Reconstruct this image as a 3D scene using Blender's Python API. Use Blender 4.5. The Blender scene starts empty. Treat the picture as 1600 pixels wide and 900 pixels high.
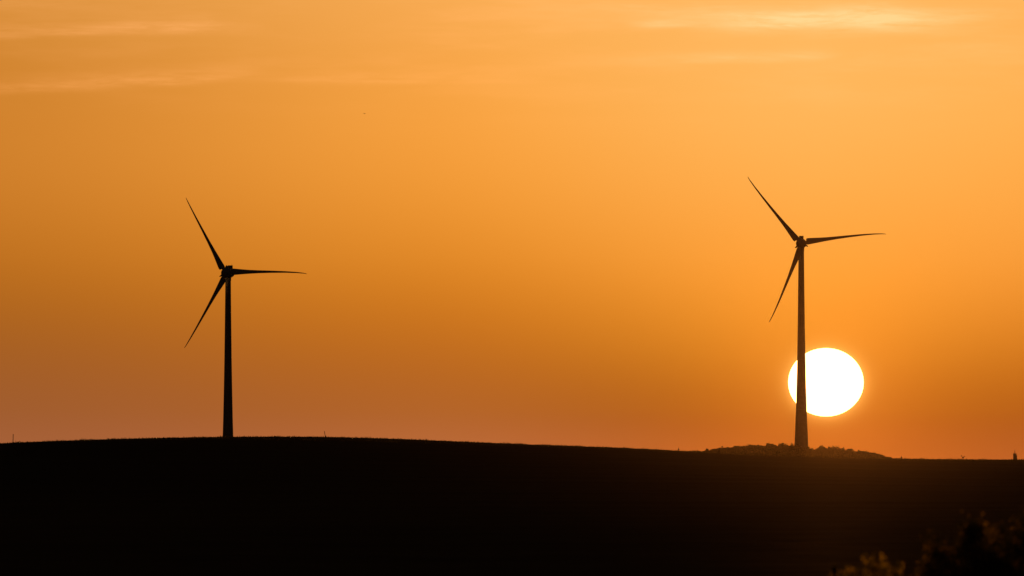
import bpy, bmesh, math, random
from mathutils import Vector, Matrix, noise

R = math.radians
random.seed(7)
scene = bpy.context.scene
COL = scene.collection

# ------------------------------------------------------------------ camera
CAM = Vector((0.0, 0.0, 1.7))
F = 12970.0                      # focal length in pixels of the 1600 px wide photograph
HY = 730.0                       # row of the true horizon
PITCH = math.atan((HY - 450.0) / F)
cam_d = bpy.data.cameras.new('camera')
cam_d.sensor_width = 36.0
cam_d.lens = F / 1600.0 * 36.0   # about 292 mm
cam_d.clip_start = 0.5
cam_d.clip_end = 200000.0
cam_d.dof.use_dof = True
cam_d.dof.focus_distance = 4000.0
cam_d.dof.aperture_fstop = 6.3
cam = bpy.data.objects.new('camera', cam_d)
COL.objects.link(cam)
cam.location = CAM
cam.rotation_euler = (math.pi / 2 + PITCH, 0, 0)
scene.camera = cam


def P(px, py, Y):
    """point seen at photograph pixel (px, py) at the distance Y"""
    c, s = math.cos(PITCH), math.sin(PITCH)
    d = Vector((px - 800.0, F * c - (450.0 - py) * s, F * s + (450.0 - py) * c))
    return CAM + d * (Y / d.y)


SUN_DIR = (P(1290.5, 597.5, 60000.0) - CAM).normalized()
SUN_EL = math.asin(SUN_DIR.z)
SUN_AZ = math.atan2(SUN_DIR.x, SUN_DIR.y)

# ------------------------------------------------------------------ view
scene.view_settings.view_transform = 'Standard'
scene.view_settings.look = 'None'
scene.view_settings.exposure = 0.0
scene.view_settings.gamma = 1.0
scene.view_settings.use_curve_mapping = False
scene.cycles.volume_bounces = 0
scene.cycles.max_bounces = 6
scene.cycles.sample_clamp_direct = 4.5
scene.cycles.sample_clamp_indirect = 2.0

# ------------------------------------------------------------------ sky
world = bpy.data.worlds.new('World')
scene.world = world
world.use_nodes = True
WT = world.node_tree
WT.nodes.clear()


class E:
    """a scalar socket of a node tree with arithmetic"""
    tree = None

    def __init__(self, s):
        self.s = s

    @staticmethod
    def op(kind, *a, clamp=False):
        n = E.tree.nodes.new('ShaderNodeMath')
        n.operation = kind
        n.use_clamp = clamp
        for i, v in enumerate(a):
            if isinstance(v, E):
                E.tree.links.new(v.s, n.inputs[i])
            else:
                n.inputs[i].default_value = float(v)
        return E(n.outputs[0])

    def __add__(self, o): return E.op('ADD', self, o)
    __radd__ = __add__
    def __sub__(self, o): return E.op('SUBTRACT', self, o)
    def __rsub__(self, o): return E.op('SUBTRACT', o, self)
    def __mul__(self, o): return E.op('MULTIPLY', self, o)
    __rmul__ = __mul__
    def __truediv__(self, o): return E.op('DIVIDE', self, o)
    def clamp(self): return E.op('ADD', self, 0.0, clamp=True)
    def exp(self): return E.op('EXPONENT', self)


def smooth(x, a, b, lo=0.0, hi=1.0):
    n = E.tree.nodes.new('ShaderNodeMapRange')
    n.interpolation_type = 'SMOOTHSTEP'
    E.tree.links.new(x.s, n.inputs['Value'])
    n.inputs['From Min'].default_value = a
    n.inputs['From Max'].default_value = b
    n.inputs['To Min'].default_value = lo
    n.inputs['To Max'].default_value = hi
    return E(n.outputs[0])


def mixc(tree, fac, a, b, blend='MIX'):
    n = tree.nodes.new('ShaderNodeMix')
    n.data_type = 'RGBA'
    n.blend_type = blend
    n.clamp_factor = True
    for sock, v in ((n.inputs[0], fac), (n.inputs[6], a), (n.inputs[7], b)):
        if isinstance(v, E):
            tree.links.new(v.s, sock)
        elif hasattr(v, 'is_linked'):
            tree.links.new(v, sock)
        elif isinstance(v, (tuple, list)):
            sock.default_value = (*v[:3], 1.0)
        else:
            sock.default_value = v
    return n.outputs[2]


def lin(rgb):
    out = []
    for c in rgb:
        c /= 255.0
        out.append(c / 12.92 if c <= 0.04045 else ((c + 0.055) / 1.055) ** 2.4)
    return out


def ramp(tree, fac, stops, interp='B_SPLINE'):
    n = tree.nodes.new('ShaderNodeValToRGB')
    n.color_ramp.interpolation = interp
    els = n.color_ramp.elements
    while len(els) < len(stops):
        els.new(0.5)
    for e, (p, c) in zip(els, stops):
        e.position = p
        e.color = (*c[:3], 1.0)
    tree.links.new(fac.s if isinstance(fac, E) else fac, n.inputs[0])
    return n.outputs[0]


def tex_noise(tree, vec, scale, detail=3.0, rough=0.5):
    n = tree.nodes.new('ShaderNodeTexNoise')
    n.inputs['Scale'].default_value = scale
    n.inputs['Detail'].default_value = detail
    n.inputs['Roughness'].default_value = rough
    if vec is not None:
        tree.links.new(vec, n.inputs['Vector'])
    return E(n.outputs['Fac'])


def combine(tree, *xyz):
    n = tree.nodes.new('ShaderNodeCombineXYZ')
    for i, v in enumerate(xyz):
        if isinstance(v, E):
            tree.links.new(v.s, n.inputs[i])
        else:
            n.inputs[i].default_value = v
    return n.outputs[0]


E.tree = WT
tc = WT.nodes.new('ShaderNodeTexCoord')
sep = WT.nodes.new('ShaderNodeSeparateXYZ')
WT.links.new(tc.outputs['Generated'], sep.inputs[0])
dx, dy, dz = (E(sep.outputs[i]) for i in range(3))
# azimuth and elevation in degrees (azimuth 0 = +Y, positive towards +X)
az = E.op('ARCTAN2', dx, dy) * (180 / math.pi)
el = E.op('ARCSINE', dz) * (180 / math.pi)
DEG = 180 / math.pi / F          # degrees per photograph pixel

# the glow of the low sun in the dusty air: colour by elevation, for three azimuths
vfac = (el / (3.4)).clamp()      # 0 at the horizon, about 0.95 at the top of the view


def V(py):
    return (HY - py) * DEG / 3.4


LEFT = [(V(705), (166, 97, 58)), (V(640), (157, 91, 47)), (V(520), (166, 95, 31)), (V(400), (191, 112, 29)),
        (V(250), (211, 131, 46)), (V(120), (204, 127, 43)), (V(0), (218, 144, 60))]
MID = [(V(705), (190, 108, 60)), (V(640), (173, 96, 37)), (V(520), (198, 111, 26)), (V(400), (229, 139, 38)),
       (V(250), (250, 162, 62)), (V(120), (250, 166, 70)), (V(0), (251, 174, 86))]
RIGHT = [(V(705), (186, 92, 28)), (V(640), (152, 74, 0)), (V(520), (219, 134, 30)), (V(400), (250, 158, 56)),
         (V(250), (255, 177, 82)), (V(120), (255, 184, 94)), (V(0), (255, 184, 96))]
FAR = [(V(705), (182, 92, 38)), (V(640), (168, 84, 16)), (V(520), (220, 127, 32)), (V(400), (248, 155, 56)),
       (V(250), (255, 173, 75)), (V(120), (255, 179, 86)), (V(0), (254, 178, 88))]
A = lambda px: (px - 800) * DEG
cols = [ramp(WT, vfac, [(p, lin(c)) for p, c in st]) for st in (LEFT, MID, RIGHT, FAR)]
glow = mixc(WT, smooth(az, A(-150), A(900)), cols[0], cols[1])
glow = mixc(WT, smooth(az, A(640), A(1290)), glow, cols[2])
glow = mixc(WT, smooth(az, A(1250), A(1750)), glow, cols[3])

# thin high cirrus streaks
pu = az / DEG + 800.0            # streak coordinates in units of 0.0044 degrees
pv = HY - el / DEG
wv = combine(WT, pu * 0.006, pv * 0.03, 0.0)
warp = (tex_noise(WT, wv, 1.0, 4.0, 0.6) - 0.5)
fine = tex_noise(WT, combine(WT, pu * 0.012 + warp * 1.5, pv * 0.11 + warp * 2.0, 3.0), 1.0, 5.0, 0.62)
broad = tex_noise(WT, combine(WT, pu * 0.003, pv * 0.022, 9.0), 1.0, 4.0, 0.6)


def streak(x0, y0, x1, y1, up, down, fade0, fade1, amp, wob=14.0, lo=0.30, hi=0.62):
    """a soft streak along a line, sharper below than above"""
    t = (pu - x0) / (x1 - x0)
    d = pv - (y0 + (y1 - y0) * t) - warp * wob
    above = E.op('MINIMUM', d, 0.0) / up
    below = E.op('MAXIMUM', d, 0.0) / down
    g = (above * above * -1.0 - below * below).exp()
    win = smooth(pu, x0, x0 + fade0) * smooth(pu, x1 - fade1, x1, 1.0, 0.0)
    return g * win * smooth(fine, lo, hi) * amp


cl = streak(-300, 10, 200, 8, 12, 9, 200, 220, 0.55, 10, 0.0, 0.9)
cl = cl + streak(-300, 66, 450, 42, 16, 6, 250, 330, 0.80, 14, 0.1, 0.85)
cl = cl + streak(120, 44, 430, 36, 10, 8, 120, 140, 0.40, 12, 0.1, 0.85)
cl = cl + streak(-300, 160, 430, 116, 14, 7, 260, 130, 0.85, 14, 0.1, 0.85)
cl = cl + streak(330, 126, 900, 124, 12, 6, 200, 300, 0.45, 10, 0.1, 0.9)
cl = cl + streak(960, 42, 1130, 35, 9, 5, 70, 100, 0.75, 8, 0.0, 0.8)
cl = cl + streak(1040, 36, 1540, 31, 20, 15, 170, 190, 1.1, 16, 0.12, 0.72)
cl = cl + streak(1120, 34, 1330, 30, 12, 10, 110, 110, 0.65, 12, 0.1, 0.72)
cl = cl + streak(1280, 18, 1470, 22, 14, 16, 90, 110, 0.75, 14, 0.1, 0.72)
cl = cl + streak(860, 6, 1220, 28, 10, 8, 160, 200, 0.50, 12, 0.1, 0.85)
cl = cl + streak(860, 96, 1330, 90, 12, 6, 300, 70, 0.50, 10, 0.0, 0.85)
cl = cl + streak(1380, 34, 1660, 22, 14, 10, 120, 180, 0.55, 14, 0.1, 0.85)
cl = cl + (smooth(broad, 0.40, 0.80) * smooth(pv, 40, 240, 0.25, 0.0))
bright = mixc(WT, 1.0, glow, (1.32, 1.42, 2.4), 'MULTIPLY')
glow = mixc(WT, (cl * 0.85).clamp(), glow, bright)

# the aureole right around the disc
ru, rv = (pu - 1290.5) / 59.8, (pv - 597.5) / 54.2
rr = E.op('SQRT', ru * ru + rv * rv)
aur = ((rr - 1.0) * -7.0).exp() * 0.45 + ((rr - 1.0) * -2.0).exp() * 0.06
glow = mixc(WT, aur.clamp(), glow, (1.25, 0.55, 0.10))

# the rest of the sky
sky = WT.nodes.new('ShaderNodeTexSky')
sky.sky_type = 'NISHITA'
sky.sun_disc = False
sky.sun_elevation = SUN_EL
sky.sun_rotation = SUN_AZ
sky.air_density = 1.2
sky.dust_density = 4.0
sky.ozone_density = 1.0
SKY_STRENGTH = 0.012
nish = mixc(WT, 1.0, sky.outputs[0], (SKY_STRENGTH,) * 3, 'MULTIPLY')
dotn = WT.nodes.new('ShaderNodeVectorMath')
dotn.operation = 'DOT_PRODUCT'
WT.links.new(tc.outputs['Generated'], dotn.inputs[0])
dotn.inputs[1].default_value = SUN_DIR
near_sun = smooth(E(dotn.outputs['Value']), math.cos(R(13)), math.cos(R(6.4)))
final = mixc(WT, near_sun, nish, glow)
bg = WT.nodes.new('ShaderNodeBackground')
WT.links.new(final, bg.inputs['Color'])
bg.inputs['Strength'].default_value = 1.0
wo = WT.nodes.new('ShaderNodeOutputWorld')
WT.links.new(bg.outputs[0], wo.inputs['Surface'])

# ------------------------------------------------------------------ helpers


def tag(o, label=None, cat=None, group=None, kind=None):
    if label: o['label'] = label
    if cat: o['category'] = cat
    if group: o['group'] = group
    if kind: o['kind'] = kind
    return o


def empty(name, loc, rz=0.0):
    o = bpy.data.objects.new(name, None)
    o.location = loc
    o.rotation_euler = (0, 0, rz)
    o.empty_display_size = 1.0
    COL.objects.link(o)
    return o


class MB:
    def __init__(self):
        self.v, self.f = [], []

    def add(self, verts, faces):
        b = len(self.v)
        self.v += [tuple(v) for v in verts]
        self.f += [tuple(b + i for i in f) for f in faces]

    def box(self, x0, x1, y0, y1, z0, z1):
        self.add([(x, y, z) for z in (z0, z1) for y in (y0, y1) for x in (x0, x1)],
                 [(0, 2, 3, 1), (4, 5, 7, 6), (0, 1, 5, 4), (2, 6, 7, 3), (0, 4, 6, 2), (1, 3, 7, 5)])

    def tube(self, pts, n=8):
        """pts: list of (Vector, radius)"""
        rings = []
        for i, (p, r) in enumerate(pts):
            a = Vector(pts[max(i - 1, 0)][0])
            b = Vector(pts[min(i + 1, len(pts) - 1)][0])
            t = (b - a).normalized()
            s = t.orthogonal().normalized() if abs(t.z) < 0.99 else Vector((1, 0, 0))
            w = t.cross(s).normalized()
            s = w.cross(t).normalized()
            rings.append([Vector(p) + (s * math.cos(k * 2 * math.pi / n) + w * math.sin(k * 2 * math.pi / n)) * r for k in range(n)])
        self.loft(rings)

    def loft(self, rings, cap=True):
        n = len(rings[0])
        vs = [v for r in rings for v in r]
        fs = []
        for i in range(len(rings) - 1):
            for k in range(n):
                fs.append((i * n + k, i * n + (k + 1) % n, (i + 1) * n + (k + 1) % n, (i + 1) * n + k))
        if cap:
            fs.append(tuple(reversed(range(n))))
            fs.append(tuple((len(rings) - 1) * n + k for k in range(n)))
        self.add(vs, fs)

    def build(self, name, mat, parent=None, smooth_angle=None):
        me = bpy.data.meshes.new(name)
        me.from_pydata(self.v, [], self.f)
        if smooth_angle is not None:
            me.polygons.foreach_set('use_smooth', [True] * len(me.polygons))
            me.set_sharp_from_angle(angle=R(smooth_angle))
        me.update()
        o = bpy.data.objects.new(name, me)
        me.materials.append(mat)
        COL.objects.link(o)
        if parent: o.parent = parent
        return o


def copy_tree(o, parent=None):
    c = o.copy()
    COL.objects.link(c)
    if parent is not None: c.parent = parent
    for ch in list(o.children):
        copy_tree(ch, c)
    return c


def new_mat(name):
    m = bpy.data.materials.new(name)
    m.use_nodes = True
    t = m.node_tree
    t.nodes.clear()
    out = t.nodes.new('ShaderNodeOutputMaterial')
    E.tree = t
    return m, t, out


def noisy(name, c0, c1, scale, rough=0.6, spec=0.3, bump=0.0, stretch=(1, 1, 1)):
    m, t, out = new_mat(name)
    b = t.nodes.new('ShaderNodeBsdfPrincipled')
    co = t.nodes.new('ShaderNodeTexCoord')
    mp = t.nodes.new('ShaderNodeMapping')
    mp.inputs['Scale'].default_value = stretch
    t.links.new(co.outputs['Object'], mp.inputs[0])
    n = tex_noise(t, mp.outputs[0], scale, 6.0, 0.6)
    t.links.new(mixc(t, smooth(n, 0.3, 0.7), c0, c1), b.inputs['Base Color'])
    b.inputs['Roughness'].default_value = rough
    b.inputs['Specular IOR Level'].default_value = spec
    if bump:
        bp = t.nodes.new('ShaderNodeBump')
        bp.inputs['Strength'].default_value = bump
        t.links.new(n.s, bp.inputs['Height'])
        t.links.new(bp.outputs[0], b.inputs['Normal'])
    t.links.new(b.outputs[0], out.inputs['Surface'])
    return m


def leafy(name, c0, c1, scale, trans=0.45, spec=0.2, tint=(2.0, 1.8, 0.7), edge=(0.35, 0.65)):
    m, t, out = new_mat(name)
    co = t.nodes.new('ShaderNodeTexCoord')
    n = tex_noise(t, co.outputs['Object'], scale, 3.0)
    c = mixc(t, smooth(n, *edge), c0, c1)
    b = t.nodes.new('ShaderNodeBsdfPrincipled')
    t.links.new(c, b.inputs['Base Color'])
    b.inputs['Roughness'].default_value = 0.45
    b.inputs['Specular IOR Level'].default_value = spec
    tr = t.nodes.new('ShaderNodeBsdfTranslucent')
    t.links.new(mixc(t, 1.0, c, tint, 'MULTIPLY'), tr.inputs[0])
    mx = t.nodes.new('ShaderNodeMixShader')
    mx.inputs[0].default_value = trans
    t.links.new(b.outputs[0], mx.inputs[1])
    t.links.new(tr.outputs[0], mx.inputs[2])
    t.links.new(mx.outputs[0], out.inputs['Surface'])
    return m


M_PAINT = noisy('turbine_paint', (0.33, 0.33, 0.32), (0.38, 0.38, 0.37), 0.4, 0.45)
M_CONCRETE = noisy('tower_concrete', (0.26, 0.26, 0.25), (0.32, 0.31, 0.30), 0.5, 0.9, 0.1)
M_DARKMETAL = noisy('dark_metal', (0.06, 0.06, 0.06), (0.10, 0.10, 0.10), 2.0, 0.5)
M_WOOD = noisy('weathered_wood', (0.07, 0.05, 0.035), (0.13, 0.10, 0.07), 6.0, 0.8, stretch=(1, 1, 0.1))
M_BARK = noisy('bark', (0.05, 0.035, 0.025), (0.09, 0.065, 0.045), 4.0, 0.9)
M_FOREST = leafy('woodland_leaves', (0.035, 0.045, 0.016), (0.05, 0.06, 0.02), 0.3, 0.03, 0.0)
M_LEAF = leafy('bush_leaves_sunflecks', (0.022, 0.024, 0.009), (0.15, 0.125, 0.03), 13.0, 0.45, 0.15, (6.0, 4.2, 0.9), (0.48, 0.58))  # pale noise patches paint sunlit flecks into the leaf colour
M_DARKLEAF = leafy('dark_leaves_sunflecks', (0.010, 0.013, 0.005), (0.075, 0.062, 0.018), 10.0, 0.42, 0.1, (5.0, 3.2, 0.8), (0.5, 0.6))  # dimmer leaves, their rim-lit flecks also put into the colour by noise
M_GRASS = leafy('crop_grass', (0.03, 0.03, 0.012), (0.05, 0.045, 0.016), 0.4, 0.2)
M_FEATHER = noisy('bird_feathers', (0.03, 0.03, 0.03), (0.06, 0.055, 0.05), 5.0, 0.8)

# ------------------------------------------------------------------ terrain
CREST = [(-260, 722), (-120, 709), (0, 697), (60, 692.0), (150, 687.6), (250, 684.5), (350, 682.7), (450, 682.2), (500, 682.6),
         (600, 685), (700, 689.3), (800, 693.6), (900, 697.2), (1000, 701.3), (1060, 705.2), (1100, 708), (1200, 712), (1300, 715.2),
         (1400, 717.2), (1500, 718), (1600, 718.3), (1750, 718.5), (2000, 720)]
D_CREST = 2900.0
PLAIN = -8.5


def interp(pts, x):
    if x <= pts[0][0]: return pts[0][1]
    for (x0, y0), (x1, y1) in zip(pts, pts[1:]):
        if x <= x1:
            return y0 + (y1 - y0) * (x - x0) / (x1 - x0)
    return pts[-1][1]


def sstep(t):
    t = max(0.0, min(1.0, t))
    return t * t * (3 - 2 * t)


def rise(t):
    return sstep((t - 0.2) / 0.8)


DIP = [(0, 0.0), (80, -0.1), (160, -0.4), (300, -1.05), (600, -1.9), (1000, -2.2), (1600, -1.7), (2300, -0.6), (2900, 0.0)]


def dip(y):
    # the shallow hollow between the camera and the crest
    return sum(interp(DIP, max(y + o, 0)) for o in (-60, -30, 0, 30, 60)) / 5 if y > 60 else interp(DIP, max(y, 0))


TS = [0.5 + 0.01 * i for i in range(51)]
DIPS = {t: dip(D_CREST * t) for t in TS}
cx = []
px = -260.0
while px <= 2000:
    # smooth the picked profile a little, then find the crest height that shows at that row
    py = sum(interp(CREST, px + o) for o in (-40, -20, 0, 20, 40)) / 5
    ang = (HY - py) / F
    lo, hi = 0.0, 30.0
    for _ in range(40):
        c = (lo + hi) / 2
        if max((c * rise(t) + DIPS[t] - CAM.z) / (D_CREST * t) for t in TS) < ang: lo = c
        else: hi = c
    tb = max(TS, key=lambda t: (c * rise(t) + DIPS[t] - CAM.z) / (D_CREST * t))
    cx.append(((px - 800) / F * D_CREST * tb, c))
    px += 20
cx.sort()

# treetop line of the wooded rise behind the crest
TOPS = [(1040, 712), (1066, 706.5), (1085, 703), (1110, 701), (1125, 699), (1150, 695.8), (1165, 694), (1190, 693.3), (1207, 692.3),
        (1222, 692.5), (1235, 694), (1250, 696.5), (1265, 698.5), (1276, 699.6), (1285, 696), (1300, 696.8), (1315, 699.5), (1330, 701.3),
        (1345, 704), (1360, 706), (1370, 708.3), (1385, 712.8), (1400, 715), (1412, 717.5), (1440, 722)]
D_WOOD = 3900.0
TREE_H = 3.8
MPP = D_WOOD / F                  # metres per photograph pixel on the rise
wood = [((p - 800) * MPP, CAM.z + (HY - y) * MPP - TREE_H) for p, y in TOPS]


def ground(x, y):
    c = interp(cx, x)
    if y <= 0: z = 0.0
    elif y <= D_CREST: z = c * rise(y / D_CREST) + dip(y)
    else: z = c + (PLAIN - c) * sstep((y - D_CREST) / 560.0)
    if 3300 < y < 4900:
        h = interp(wood, x) - PLAIN
        if x < wood[0][0]: h *= sstep(1 - (wood[0][0] - x) / 120)
        if x > wood[-1][0]: h *= sstep(1 - (x - wood[-1][0]) / 120)
        k = sstep((y - 3400) / 450) * sstep((4800 - y) / 650)
        z += max(h, 0.0) * k
    if 20 < y < 3300:
        z += 0.05 * noise.noise((x * 0.35, y * 0.05, 0.0)) + 0.03 * noise.noise((x * 1.1, y * 0.2, 4.0))
    return z


def geo(a, b, k):
    out = [a]
    while out[-1] < b:
        out.append(out[-1] * k)
    return out


pos = [i * 1.5 for i in range(0, 128)] + [192 + 4 * i for i in range(18)] + geo(260, 6300, 1.18)
xs = sorted(set([-p for p in pos] + pos))
ys = [-600, -300, -100] + [4 * i for i in range(0, 50)] + [200 + 10 * i for i in range(280)] + \
     [3000 + 30 * i for i in range(10)] + [3300 + 16 * i for i in range(100)] + geo(4900, 6700, 1.08)
gv = [(x, y, ground(x, y)) for y in ys for x in xs]
nx = len(xs)
gf = [(j * nx + i, j * nx + i + 1, (j + 1) * nx + i + 1, (j + 1) * nx + i) for j in range(len(ys) - 1) for i in range(nx - 1)]

m, t, out = new_mat('field_soil')
b = t.nodes.new('ShaderNodeBsdfDiffuse')
co = t.nodes.new('ShaderNodeTexCoord')
mp = t.nodes.new('ShaderNodeMapping')
mp.inputs['Scale'].default_value = (0.25, 1.0, 1.0)
t.links.new(co.outputs['Object'], mp.inputs[0])
n1 = tex_noise(t, mp.outputs[0], 0.02, 8.0, 0.65)
n2 = tex_noise(t, mp.outputs[0], 1.3, 5.0, 0.7)
c1 = mixc(t, smooth(n1, 0.35, 0.65), (0.09, 0.055, 0.03), (0.15, 0.095, 0.05))
c2 = mixc(t, smooth(n2, 0.3, 0.7), c1, (0.18, 0.125, 0.065))
t.links.new(c2, b.inputs['Color'])
b.inputs['Roughness'].default_value = 0.6
gl = t.nodes.new('ShaderNodeBsdfGlossy')        # the sheen of leaves and clods at grazing angles
gl.inputs['Roughness'].default_value = 0.65
gl.inputs['Color'].default_value = (1.0, 0.62, 0.4, 1)
mx = t.nodes.new('ShaderNodeMixShader')
t.links.new(smooth(n2, 0.35, 0.7, 0.0003, 0.0075).s, mx.inputs[0])
t.links.new(b.outputs[0], mx.inputs[1])
t.links.new(gl.outputs[0], mx.inputs[2])
t.links.new(mx.outputs[0], out.inputs['Surface'])
M_FIELD = m
g = MB()
g.v, g.f = gv, gf
terrain = g.build('field', M_FIELD, None, 180)
tag(terrain, kind='structure')

# ------------------------------------------------------------------ the sun
m, t, out = new_mat('sun_surface')
em = t.nodes.new('ShaderNodeEmission')
em.inputs['Color'].default_value = (1.0, 0.46, 0.13, 1)
SUN_E = 2.0                                     # irradiance it gives at the camera
em.inputs['Strength'].default_value = SUN_E / 6.5e-5
t.links.new(em.outputs[0], out.inputs['Surface'])
D_SUN = 60000.0
bm = bmesh.new()
bmesh.ops.create_uvsphere(bm, u_segments=64, v_segments=40, radius=1.0)
sp = D_SUN / F
for v in bm.verts:
    k = 53.7 if v.co.z > 0 else 53.2           # the thick air flattens the lower limb more
    v.co = Vector((v.co.x * 59.0 * sp, v.co.y * 59.0 * sp, v.co.z * k * sp))
me = bpy.data.meshes.new('sun')
bm.to_mesh(me)
bm.free()
me.polygons.foreach_set('use_smooth', [True] * len(me.polygons))
me.materials.append(m)
sun = bpy.data.objects.new('sun', me)
sun.location = P(1290.5, 597.5, D_SUN)
COL.objects.link(sun)
tag(sun, 'glaring white setting sun, slightly flattened, behind the right turbine tower', 'sun')

# ------------------------------------------------------------------ haze
m, t, out = new_mat('thin_haze')
pvn = t.nodes.new('ShaderNodeVolumePrincipled')
pvn.inputs['Color'].default_value = (1.0, 0.58, 0.25, 1)
pvn.inputs['Density'].default_value = 4.2e-8
pvn.inputs['Anisotropy'].default_value = 0.984
t.links.new(pvn.outputs[0], out.inputs['Volume'])
hz = MB()
hz.box(-7800, 7800, -1500, 7600, PLAIN - 1.5, 175)
haze = hz.build('haze', m)
tag(haze, kind='stuff')

# ------------------------------------------------------------------ wind turbines
HUB = 104.0
TOWER = [(0.0, 7.3), (5.4, 6.75), (14, 6.0), (24, 5.2), (35, 4.55), (48, 4.0), (64, 3.45), (81, 3.05), (92, 2.8), (101.5, 2.65)]
# blade stations: radius, chord, share of the chord ahead of the pitch axis, thickness, sweep towards the leading edge
BLADE = [(1.9, 1.55, 0.50, 1.5, 0), (2.6, 1.75, 0.50, 1.45, 0), (2.75, 2.95, 0.36, 1.2, 0), (3.6, 3.15, 0.35, 1.1, 0), (5.5, 2.85, 0.35, 0.9, 0),
         (8.5, 2.35, 0.36, 0.72, 0.0), (12, 1.85, 0.37, 0.55, 0.0), (17, 1.40, 0.38, 0.42, 0.02), (23, 1.08, 0.40, 0.32, 0.10),
         (30, 0.78, 0.42, 0.22, 0.30), (35.5, 0.56, 0.44, 0.14, 0.60), (39, 0.40, 0.46, 0.10, 0.92), (40.6, 0.26, 0.50, 0.07, 1.15),
         (41.1, 0.20, 0.50, 0.06, 1.35)]


def blade_mesh(bend):
    """blade along +Z, leading edge +X, upwind -Y"""
    mb = MB()
    rings = []
    for r, ch, le, th, sw in BLADE:
        ring = []
        rr = 1.9 + (r - 1.9)
        k = 16
        for i in range(k):
            a = 2 * math.pi * i / k
            cxx = 0.5 * math.cos(a)
            e = 1.0 if r < 2.7 else (0.75 + 0.5 * cxx)     # blunt nose, thin trailing edge
            x = (cxx + 0.5) * ch - (1 - le) * ch + sw * bend
            y = 0.5 * th * math.sin(a) * min(e, 1.0) - 0.8 * (max(r - 6, 0) / 35.0) ** 2
            tw = R(7) * (1 - min(r / 30.0, 1.0))
            ring.append(Vector((x * math.cos(tw) - y * math.sin(tw), x * math.sin(tw) + y * math.cos(tw), rr)))
        rings.append(ring)
    mb.loft(rings)
    return mb


def make_turbine(angles, bends, yaw, loc, lbl):
    root = empty('wind_turbine', loc, yaw)
    tag(root, lbl, 'wind turbine', 'wind turbines on the horizon')
    # tower: precast shell up to a painted steel top
    mb = MB()
    k = 48
    rings = []
    zz = [i * 1.5 for i in range(68)]
    for z in zz:
        d = interp(TOWER, z)
        rings.append([Vector((d / 2 * math.cos(2 * math.pi * i / k), d / 2 * math.sin(2 * math.pi * i / k), z)) for i in range(k)])
    mb.loft(rings)
    tw = mb.build('tower', M_CONCRETE, root, 40)
    for z in (24, 48, 70, 88):
        mb = MB()
        d = interp(TOWER, z) + 0.06
        mb.loft([[Vector((d / 2 * math.cos(2 * math.pi * i / k), d / 2 * math.sin(2 * math.pi * i / k), z + s)) for i in range(k)] for s in (-0.12, 0.12)])
        mb.build('flange', M_PAINT, tw, 40)
    mb = MB()
    mb.box(-0.55, 0.55, -3.62, -3.45, 0.9, 3.2)
    mb.build('door', M_DARKMETAL, tw)
    # egg-shaped nacelle, axis along Y, nose towards -Y
    prof = [(-1.6, 2.35), (-1.0, 2.50), (0.2, 2.55), (1.8, 2.40), (3.6, 2.05), (5.2, 1.5), (6.4, 0.8), (6.9, 0.15)]
    mb = MB()
    mb.loft([[Vector((r * math.cos(2 * math.pi * i / 32), y, HUB + r * 0.97 * math.sin(2 * math.pi * i / 32))) for i in range(32)] for y, r in prof])
    mb.tube([(Vector((0, 0, HUB - 3.8)), 1.42), (Vector((0, 0, HUB - 2.3)), 1.5), (Vector((0, 0, HUB - 1.2)), 1.6)], 24)
    nac = mb.build('nacelle', M_PAINT, root, 40)
    mb = MB()
    mb.box(-1.08, 1.08, 2.2, 3.5, HUB + 2.0, HUB + 3.75)
    mb.add([(x, y, z) for x in (-1.02, 1.02) for y, z in ((-0.9, HUB + 2.3), (2.195, HUB + 2.3), (2.195, HUB + 3.6), (1.2, HUB + 3.45))],
           [(0, 1, 2, 3), (7, 6, 5, 4), (0, 4, 5, 1), (1, 5, 6, 2), (2, 6, 7, 3), (3, 7, 4, 0)])
    mb.build('cooling_box', M_DARKMETAL, nac)
    mb = MB()
    mb.tube([(Vector((0.75, 3.0, HUB + 3.7)), 0.05), (Vector((0.75, 3.0, HUB + 4.5)), 0.04)], 6)
    mb.build('wind_sensor', M_DARKMETAL, nac)
    # spinner in front
    sprof = [(-1.62, 2.2), (-2.4, 2.42), (-3.4, 2.36), (-4.4, 2.0), (-5.3, 1.35), (-5.9, 0.7), (-6.15, 0.12)]
    mb = MB()
    mb.loft([[Vector((r * math.cos(2 * math.pi * i / 32), y, HUB + r * math.sin(2 * math.pi * i / 32))) for i in range(32)] for y, r in sprof])
    hub = mb.build('hub', M_PAINT, root, 40)
    for a, bend in zip(angles, bends):
        # screen angle a: counter-clockwise from +X as seen from the camera (looking along +Y)
        rot = Matrix.Rotation(-(R(a) - math.pi / 2), 4, 'Y')
        bl = blade_mesh(bend).build('blade', M_PAINT, root, 40)
        bl.matrix_local = Matrix.Translation((0, -3.2, HUB)) @ rot
        # small fin on the leading side of the blade root
        fa = R(a - 33)
        fx, fz = math.cos(fa), math.sin(fa)
        tx, tz = -fz, fx
        mb = MB()
        base, tip = 2.1, 3.75
        vs = []
        for dy in (-0.25, 0.25):
            vs += [Vector((fx * base + tx * 0.75, -3.0 + dy, HUB + fz * base + tz * 0.75)),
                   Vector((fx * base - tx * 0.55, -3.0 + dy, HUB + fz * base - tz * 0.55)),
                   Vector((fx * tip - tx * 0.10, -3.0 + dy * 0.5, HUB + fz * tip - tz * 0.10)),
                   Vector((fx * tip + tx * 0.10, -3.0 + dy * 0.5, HUB + fz * tip + tz * 0.10))]
        mb.add(vs, [(0, 1, 2, 3), (7, 6, 5, 4), (0, 4, 5, 1), (1, 5, 6, 2), (2, 6, 7, 3), (3, 7, 4, 0)])
        mb.build('root_fin', M_PAINT, hub)
    return root


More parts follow.
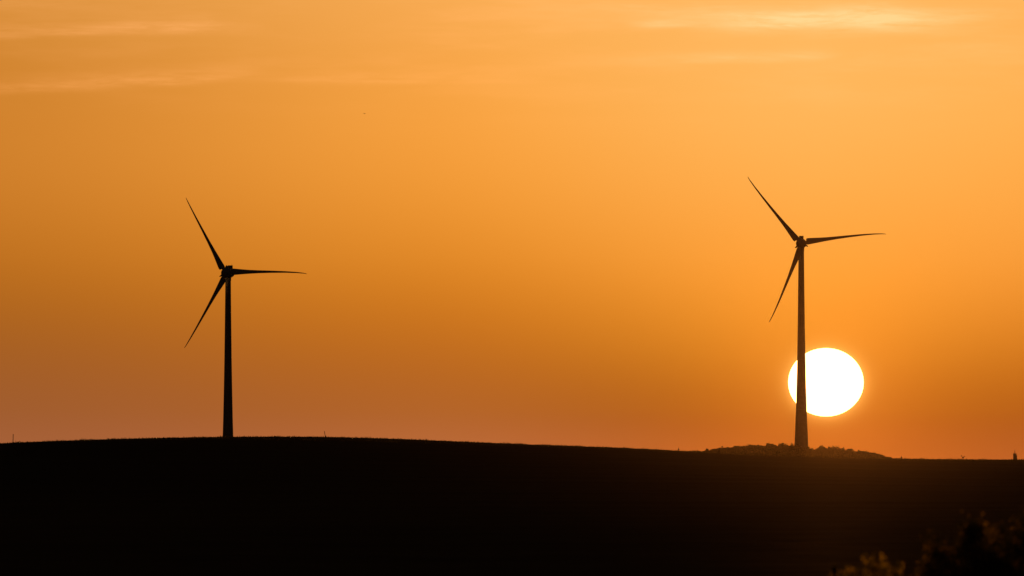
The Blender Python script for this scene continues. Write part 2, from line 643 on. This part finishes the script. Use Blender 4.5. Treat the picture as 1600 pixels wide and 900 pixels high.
D_L, D_R = 3950.0, 4005.0
hl = P(356.4, 426.7, D_L)
make_turbine((119.7, 1.0, 240.6), (0.4, 1.15, 0.4), R(-18), (hl.x, hl.y, hl.z - HUB),
             'dark wind turbine standing alone on the rounded hill, far from the sun')
hr = P(1251.9, 380.5, D_R)
make_turbine((130.1, 8.4, 249.6), (0.8, 1.3, 1.0), R(-3), (hr.x, hr.y, hr.z - HUB),
             'taller wind turbine whose tower crosses the sun above the wooded rise')

# ------------------------------------------------------------------ trees of the wooded rise


def clump(mb, c, rx, rz, n, s, rnd):
    """leaf faces spread through an uneven ball"""
    for _ in range(n):
        while True:
            p = Vector((rnd.uniform(-1, 1), rnd.uniform(-1, 1), rnd.uniform(-1, 1)))
            if p.length <= 1: break
        p = p * (0.55 + 0.45 * rnd.random())
        q = Vector((c[0] + p.x * rx, c[1] + p.y * rx, c[2] + p.z * rz))
        a = Vector((rnd.uniform(-1, 1), rnd.uniform(-1, 1), rnd.uniform(-1, 1))).normalized() * s * rnd.uniform(0.6, 1.3)
        b = a.orthogonal().normalized()
        b.rotate(Matrix.Rotation(rnd.uniform(0, 6.28), 3, a.normalized()))
        b *= s * rnd.uniform(0.3, 0.6)
        mb.add([q - a, q + b, q + a, q - b], [(0, 1, 2, 3)])


def crown_into(mb, base, h, w, rnd, pointed=False, dens=1.0):
    k = rnd.randint(5, 8)
    for i in range(k):
        f = (i + 0.5) / k
        if pointed:
            z = h * (0.2 + 0.8 * f)
            r = w * 0.5 * (1.05 - f) + 0.15
            off = r * 0.3
        else:
            z = h * (0.35 + 0.5 * rnd.random())
            r = w * rnd.uniform(0.22, 0.36)
            off = w * 0.28
        c = (base[0] + rnd.uniform(-off, off), base[1] + rnd.uniform(-off, off), base[2] + z)
        clump(mb, c, r, min(r * 0.9, h * 0.95 - z + 0.4 if not pointed else r * 1.2), int(46 * dens), 0.34, rnd)
    clump(mb, (base[0], base[1], base[2] + h * 0.55), w * 0.36, h * 0.36, int(70 * dens), 0.42, rnd)


def trunk_into(mb, base, h, r, rnd):
    pts = [(Vector(base) + Vector((0, 0, -0.3)), r)]
    for f in (0.3, 0.6, 0.85):
        pts.append((Vector(base) + Vector((rnd.uniform(-.05, .05) * h, rnd.uniform(-.05, .05) * h, f * h)), r * (1 - 0.8 * f)))
    mb.tube(pts, 6)
    for i in range(4):
        f = rnd.uniform(0.35, 0.6)
        a = rnd.uniform(0, 6.28)
        s = Vector(base) + Vector((0, 0, f * h))
        e = s + Vector((math.cos(a) * 0.25 * h, math.sin(a) * 0.25 * h, 0.25 * h))
        mb.tube([(s, r * 0.4), (e, r * 0.1)], 5)


rnd = random.Random(11)
leaves, trunks = MB(), MB()
n_tree = 0
for row, (yy, dh, drop) in enumerate(((3690, 0.9, 0.0), (3740, 0.9, 0.0), (3800, 1.0, 0.0), (3850, 1.0, 0.0), (3895, 1.0, 0.0), (3930, 1.0, 0.0))):
    x = wood[0][0] + rnd.uniform(0, 4)
    while x < wood[-1][0] - 2:
        y = yy + rnd.uniform(-22, 22)
        X = x * y / D_WOOD
        p = 800 + X / y * F
        target = CAM.z + (HY - interp(TOPS, p)) * y / F          # height the tops reach here
        gz = ground(X, y)
        h = (target - gz) * (rnd.uniform(0.5, 0.98) + 0.4 * rnd.random() ** 4) * (0.85 if row < 4 else 1.0) if 1140 < p < 1335 else (target - gz) * rnd.uniform(0.72, 1.02)
        if h > 1.2:
            w = min(rnd.choice((2.2, 3.0, 3.6, 4.4, 6.5)) * rnd.uniform(0.85, 1.15), h * 1.5)
            crown_into(leaves, (X, y, gz), h, w, rnd, rnd.random() < 0.18, 1.3)
            clump(leaves, (X + rnd.uniform(-1, 1), y - 1.5, gz + h * 0.3), w * 0.5, h * 0.36, 50, 0.5, rnd)   # undergrowth
            trunk_into(trunks, (X, y, gz), h, 0.16, rnd)
            n_tree += 1
        x += rnd.uniform(1.5, 3.2)
base_v = len(leaves.v)
woodland = leaves.build('woodland', M_FOREST)
tag(woodland, 'dark wooded rise of low trees under the right turbine', 'woodland', kind='stuff')
wt = trunks.build('trunk', M_BARK, woodland)
wt['kind'] = 'stuff'


def single_tree(name, px, top, width_px, Y, label, cat, pointed=False, seed=1, dens=1.6, group=None):
    rn = random.Random(seed)
    x = (px - 800) / F * Y
    gz = ground(x, Y)
    h = CAM.z + (HY - top) * Y / F - gz
    w = width_px * Y / F
    o = empty(name, (x, Y, gz))
    tag(o, label, cat, group)
    mb = MB()
    crown_into(mb, (0, 0, 0), h, w, rn, pointed, dens)
    zm = max(v[2] for v in mb.v)
    mb.v = [(v[0], v[1], v[2] * h / zm) for v in mb.v]
    mb.build('crown', M_FOREST, o)
    mb = MB()
    trunk_into(mb, (0, 0, 0), h * 0.85, 0.16, rn)
    mb.build('trunk', M_BARK, o)
    return o


single_tree('tree', 1128.5, 696.3, 9, 3700, 'small pointed tree poking up on the left slope of the wooded rise', 'tree', True, 3)
single_tree('tree', 1165, 693.0, 20, 3700, 'broad rounded tree left of the right turbine, beside the flat treetop line', 'tree', False, 4)
single_tree('tree', 1222, 691.8, 18, 3700, 'highest rounded tree, just left of the right turbine foot', 'tree', False, 5)
single_tree('tree', 1287, 695.2, 20, 3700, 'rounded tree rising right of the right turbine foot', 'tree', False, 6)
single_tree('tree', 1314, 698.5, 15, 3700, 'lower rounded tree halfway down the right slope of the wooded rise', 'tree', False, 8)
single_tree('bush', 1081, 703.2, 18, 3700, 'low round bush at the left foot of the wooded rise', 'bush', False, 9)


# ------------------------------------------------------------------ small things on the crest


def crest_point(px):
    """the point of the crest line seen at column px"""
    best = None
    y = 1400.0
    while y <= 3000:
        x = (px - 800) / F * y
        z = ground(x, y)
        a = (z - CAM.z) / y
        if best is None or a > best[0]: best = (a, Vector((x, y, z)))
        y += 5
    return best[1]


def sapling(px, h_px, w_px, label, fork, seed):
    rn = random.Random(seed)
    b = crest_point(px)
    s = b.y / F
    h, w = h_px * s, w_px * s
    o = empty('sapling', b)
    tag(o, label, 'sapling')
    mb = MB()
    if fork:
        ends = [Vector((-w * 0.38, 0, h)), Vector((w * 0.36, 0.05, h * 0.85))]
    else:
        ends = [Vector((w * 0.1, 0, h)), Vector((w * 0.3, 0.05, h * 0.5))]
    mb.tube([(Vector((0, 0, -0.05)), 0.09), (Vector((0, 0, h * 0.35)), 0.08)], 6)
    for e in ends:
        mb.tube([(Vector((0, 0, h * 0.3)), 0.075), (e * 0.6 + Vector((0, 0, 0.1 * h)), 0.06), (e, 0.03)], 6)
    mb.build('stem', M_BARK, o)
    mb = MB()
    for e in ends:
        clump(mb, e * 0.92, w * 0.18, h * 0.15, 60, 0.10, rn)
    clump(mb, (0, 0, h * 0.45), w * 0.28, h * 0.3, 80, 0.11, rn)
    mb.build('foliage', M_FOREST, o)
    return o


sapling(1060, 4.5, 3.5, 'tiny sprig on the field edge, left of the wooded rise', False, 1)
sapling(1408, 4.0, 3.5, 'tiny sprig on the field edge at the right end of the wooded rise', False, 2)
sapling(1504.5, 6.0, 6.5, 'small forked sapling on the bare horizon between the wooded rise and the tower', True, 3)


def post(px, h_px, lean, r, label, name, cat, cap):
    b = crest_point(px)
    h = h_px * b.y / F
    o = empty(name, b)
    tag(o, label, cat)
    mb = MB()
    top = Vector((lean * h, 0, h))
    mb.tube([(Vector((0, 0, -0.3)), r), (top * 0.5 + Vector((0.004 * h, 0, 0)), r * 0.97), (top, r * 0.9)], 10)
    mb.build('shaft', M_WOOD, o, 40)
    if cap:
        mb = MB()
        mb.tube([(top, r * 1.25), (top + Vector((0, 0, 0.07)), r * 1.25), (top + Vector((0, 0, 0.11)), r * 0.4)], 10)
        mb.build('cap', M_DARKMETAL, o, 40)
    return o


post(20.3, 13.0, 0.035, 0.10, 'tall thin post upright on the far left of the hill crest', 'marker_post', 'post', True)
post(508.4, 9.0, -0.17, 0.10, 'short stake leaning left on the crest, right of the left turbine', 'stake', 'stake', False)

# distant tower at the right edge
DT = 6000.0
tp = P(1586.2, 708.2, DT)
gz = ground(tp.x, DT)
tower = empty('transmitter_tower', (tp.x, DT, gz))
tag(tower, 'small square tower with a thin mast, far off at the right edge of the horizon', 'tower')
s = DT / F
hT = tp.z - gz
mb = MB()
mb.box(-2.2 * s, 1.3 * s, -1.8, 1.8, -0.5, hT - 0.9)
sh = mb.build('shaft', noisy('pale_concrete', (0.34, 0.35, 0.37), (0.42, 0.43, 0.45), 0.6, 0.8), tower)
mb = MB()
mb.box(-2.9 * s, -2.2 * s - 0.004, -2.0, 2.0, -0.5, hT)
mb.build('pier', M_DARKMETAL, tower)
mb = MB()
mb.box(1.3 * s + 0.004, 2.7 * s, -2.0, 2.0, -0.5, hT - 1.3)
mb.build('pier', M_DARKMETAL, tower)
mb = MB()
mb.box(-2.2 * s + 0.02, 2.2 * s, -2.1, 2.1, hT - 0.89, hT - 0.2)
mb.build('parapet', M_DARKMETAL, tower)
mb = MB()
mb.tube([(Vector((-0.5 * s, 0, hT - 0.2)), 0.28), (Vector((-0.5 * s, 0, hT + 1.1)), 0.2), (Vector((-0.5 * s, 0, hT + 2.9)), 0.08)], 10)
mb.build('mast', M_DARKMETAL, tower, 40)

# ------------------------------------------------------------------ crop stubble along the crest
rnd = random.Random(5)
mb = MB()
for _ in range(30000):
    px = rnd.uniform(-60, 1660)
    u = (px - 800) / F
    y = rnd.uniform(2250, 2890)
    x = u * y
    z = ground(x, y)
    dens = noise.noise((x * 0.22, y * 0.02, 1.0)) + 0.6 * noise.noise((x * 0.9, y * 0.05, 7.0))
    if dens < 0.05 and rnd.random() < 0.88: continue
    h = rnd.uniform(0.06, 0.2) + max(dens, 0) * 0.85 * rnd.random()
    a = rnd.uniform(0, math.pi)
    w = rnd.uniform(0.03, 0.12)
    dxw, dyw = math.cos(a) * w, math.sin(a) * w
    lx, ly = rnd.uniform(-.4, .4) * h, rnd.uniform(-.4, .4) * h
    mb.add([(x - dxw, y - dyw, z - 0.03), (x + dxw, y + dyw, z - 0.03), (x + lx + dxw * .2, y + ly, z + h), (x + lx - dxw * .2, y + ly, z + h)], [(0, 1, 2, 3)])
grass = mb.build('grass', M_GRASS)
tag(grass, 'short dark crop growing along the crest of the field', 'grass', kind='stuff')

# ------------------------------------------------------------------ bushes close to the camera


def make_bush(px, top_py, w_px, Y, label, seed, n_stem=9, leaf=0.02, dens=1.0, mat=None):
    rn = random.Random(seed)
    x = (px - 800) / F * Y
    gz = ground(x, Y)
    h = CAM.z + (HY - top_py) * Y / F - gz
    w = w_px * Y / F
    o = empty('bush', (x, Y, gz))
    tag(o, label, 'bush', 'bushes in the lower right corner')
    st, lf = MB(), MB()
    for i in range(n_stem):
        a = rn.uniform(0, 6.28)
        rad = w * 0.5 * math.sqrt(rn.random())
        hh = h * (1.0 if i == 0 else rn.uniform(0.72, 0.98)) * (1 - 0.25 * (rad / (w * 0.5)) ** 2)
        end = Vector((math.cos(a) * rad, math.sin(a) * rad, hh))
        mid = Vector((end.x * 0.45 + rn.uniform(-.03, .03), end.y * 0.45, hh * 0.55))
        pts = [Vector((end.x * 0.12, end.y * 0.12, -0.05)), mid, end]
        st.tube([(pts[0], 0.012), (pts[1], 0.008), (pts[2], 0.003)], 6)
        for k in range(int(1100 * dens)):
            f = rn.uniform(0.25, 1.0)
            p = mid.lerp(end, (f - 0.5) * 2) if f > 0.5 else pts[0].lerp(mid, f * 2)
            sp = w * 0.13 * (1.15 - 0.6 * f)
            q = p + Vector((rn.gauss(0, sp), rn.gauss(0, sp), rn.gauss(0, sp * 0.6)))
            d = Vector((rn.uniform(-1, 1), rn.uniform(-1, 1), rn.uniform(-0.5, 0.9))).normalized()
            L = leaf * rn.uniform(0.6, 1.3)
            sd = d.orthogonal().normalized()
            sd.rotate(Matrix.Rotation(rn.uniform(0, 6.28), 3, d))
            up = d.cross(sd)
            lf.add([q - d * L, q + sd * L * 0.45 + up * L * 0.12, q + d * L, q - sd * L * 0.45 + up * L * 0.12, q],
                   [(0, 1, 4), (1, 2, 4), (2, 3, 4), (3, 0, 4)])
    zm = max(v[2] for v in lf.v)
    for b_ in (st, lf):
        b_.v = [(v[0], v[1], v[2] * h / zm) for v in b_.v]
    st.build('stem', M_BARK, o)
    lf.build('foliage', mat or M_DARKLEAF, o)
    return o


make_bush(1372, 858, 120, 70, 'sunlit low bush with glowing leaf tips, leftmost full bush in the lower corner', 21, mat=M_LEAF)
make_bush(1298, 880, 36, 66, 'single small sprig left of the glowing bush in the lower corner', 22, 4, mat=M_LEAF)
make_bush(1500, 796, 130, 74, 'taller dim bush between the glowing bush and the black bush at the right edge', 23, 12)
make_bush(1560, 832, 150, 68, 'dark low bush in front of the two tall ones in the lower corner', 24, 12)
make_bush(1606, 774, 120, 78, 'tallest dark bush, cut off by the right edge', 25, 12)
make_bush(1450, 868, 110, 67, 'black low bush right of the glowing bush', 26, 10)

# ------------------------------------------------------------------ the bird
bl = P(569.4, 177.4, 2200)
mb = MB()
mb.tube([(Vector((0, -0.26, 0)), 0.015), (Vector((0, -0.18, 0.01)), 0.05), (Vector((0, -0.05, 0)), 0.075), (Vector((0, 0.12, 0)), 0.05), (Vector((0, 0.3, 0.0)), 0.02)], 10)
bird = mb.build('bird', M_FEATHER, None, 60)
bird.location = bl
bird.rotation_euler = (0, R(8), R(35))
tag(bird, 'tiny dark bird flying high in the orange sky', 'bird')
for sg in (-1, 1):
    mb = MB()
    rings = []
    for f, ch, z in ((0.0, 0.16, 0.0), (0.3, 0.17, 0.07), (0.65, 0.12, 0.08), (1.0, 0.02, 0.03)):
        xw = sg * (0.05 + f * 0.36)
        rings.append([Vector((xw, -ch * 0.6 + f * 0.06, z)), Vector((xw, 0, z + 0.015)), Vector((xw, ch * 0.5 + f * 0.1, z)), Vector((xw, 0, z - 0.01))])
    mb.loft(rings)
    mb.build('wing', M_FEATHER, bird, 60)
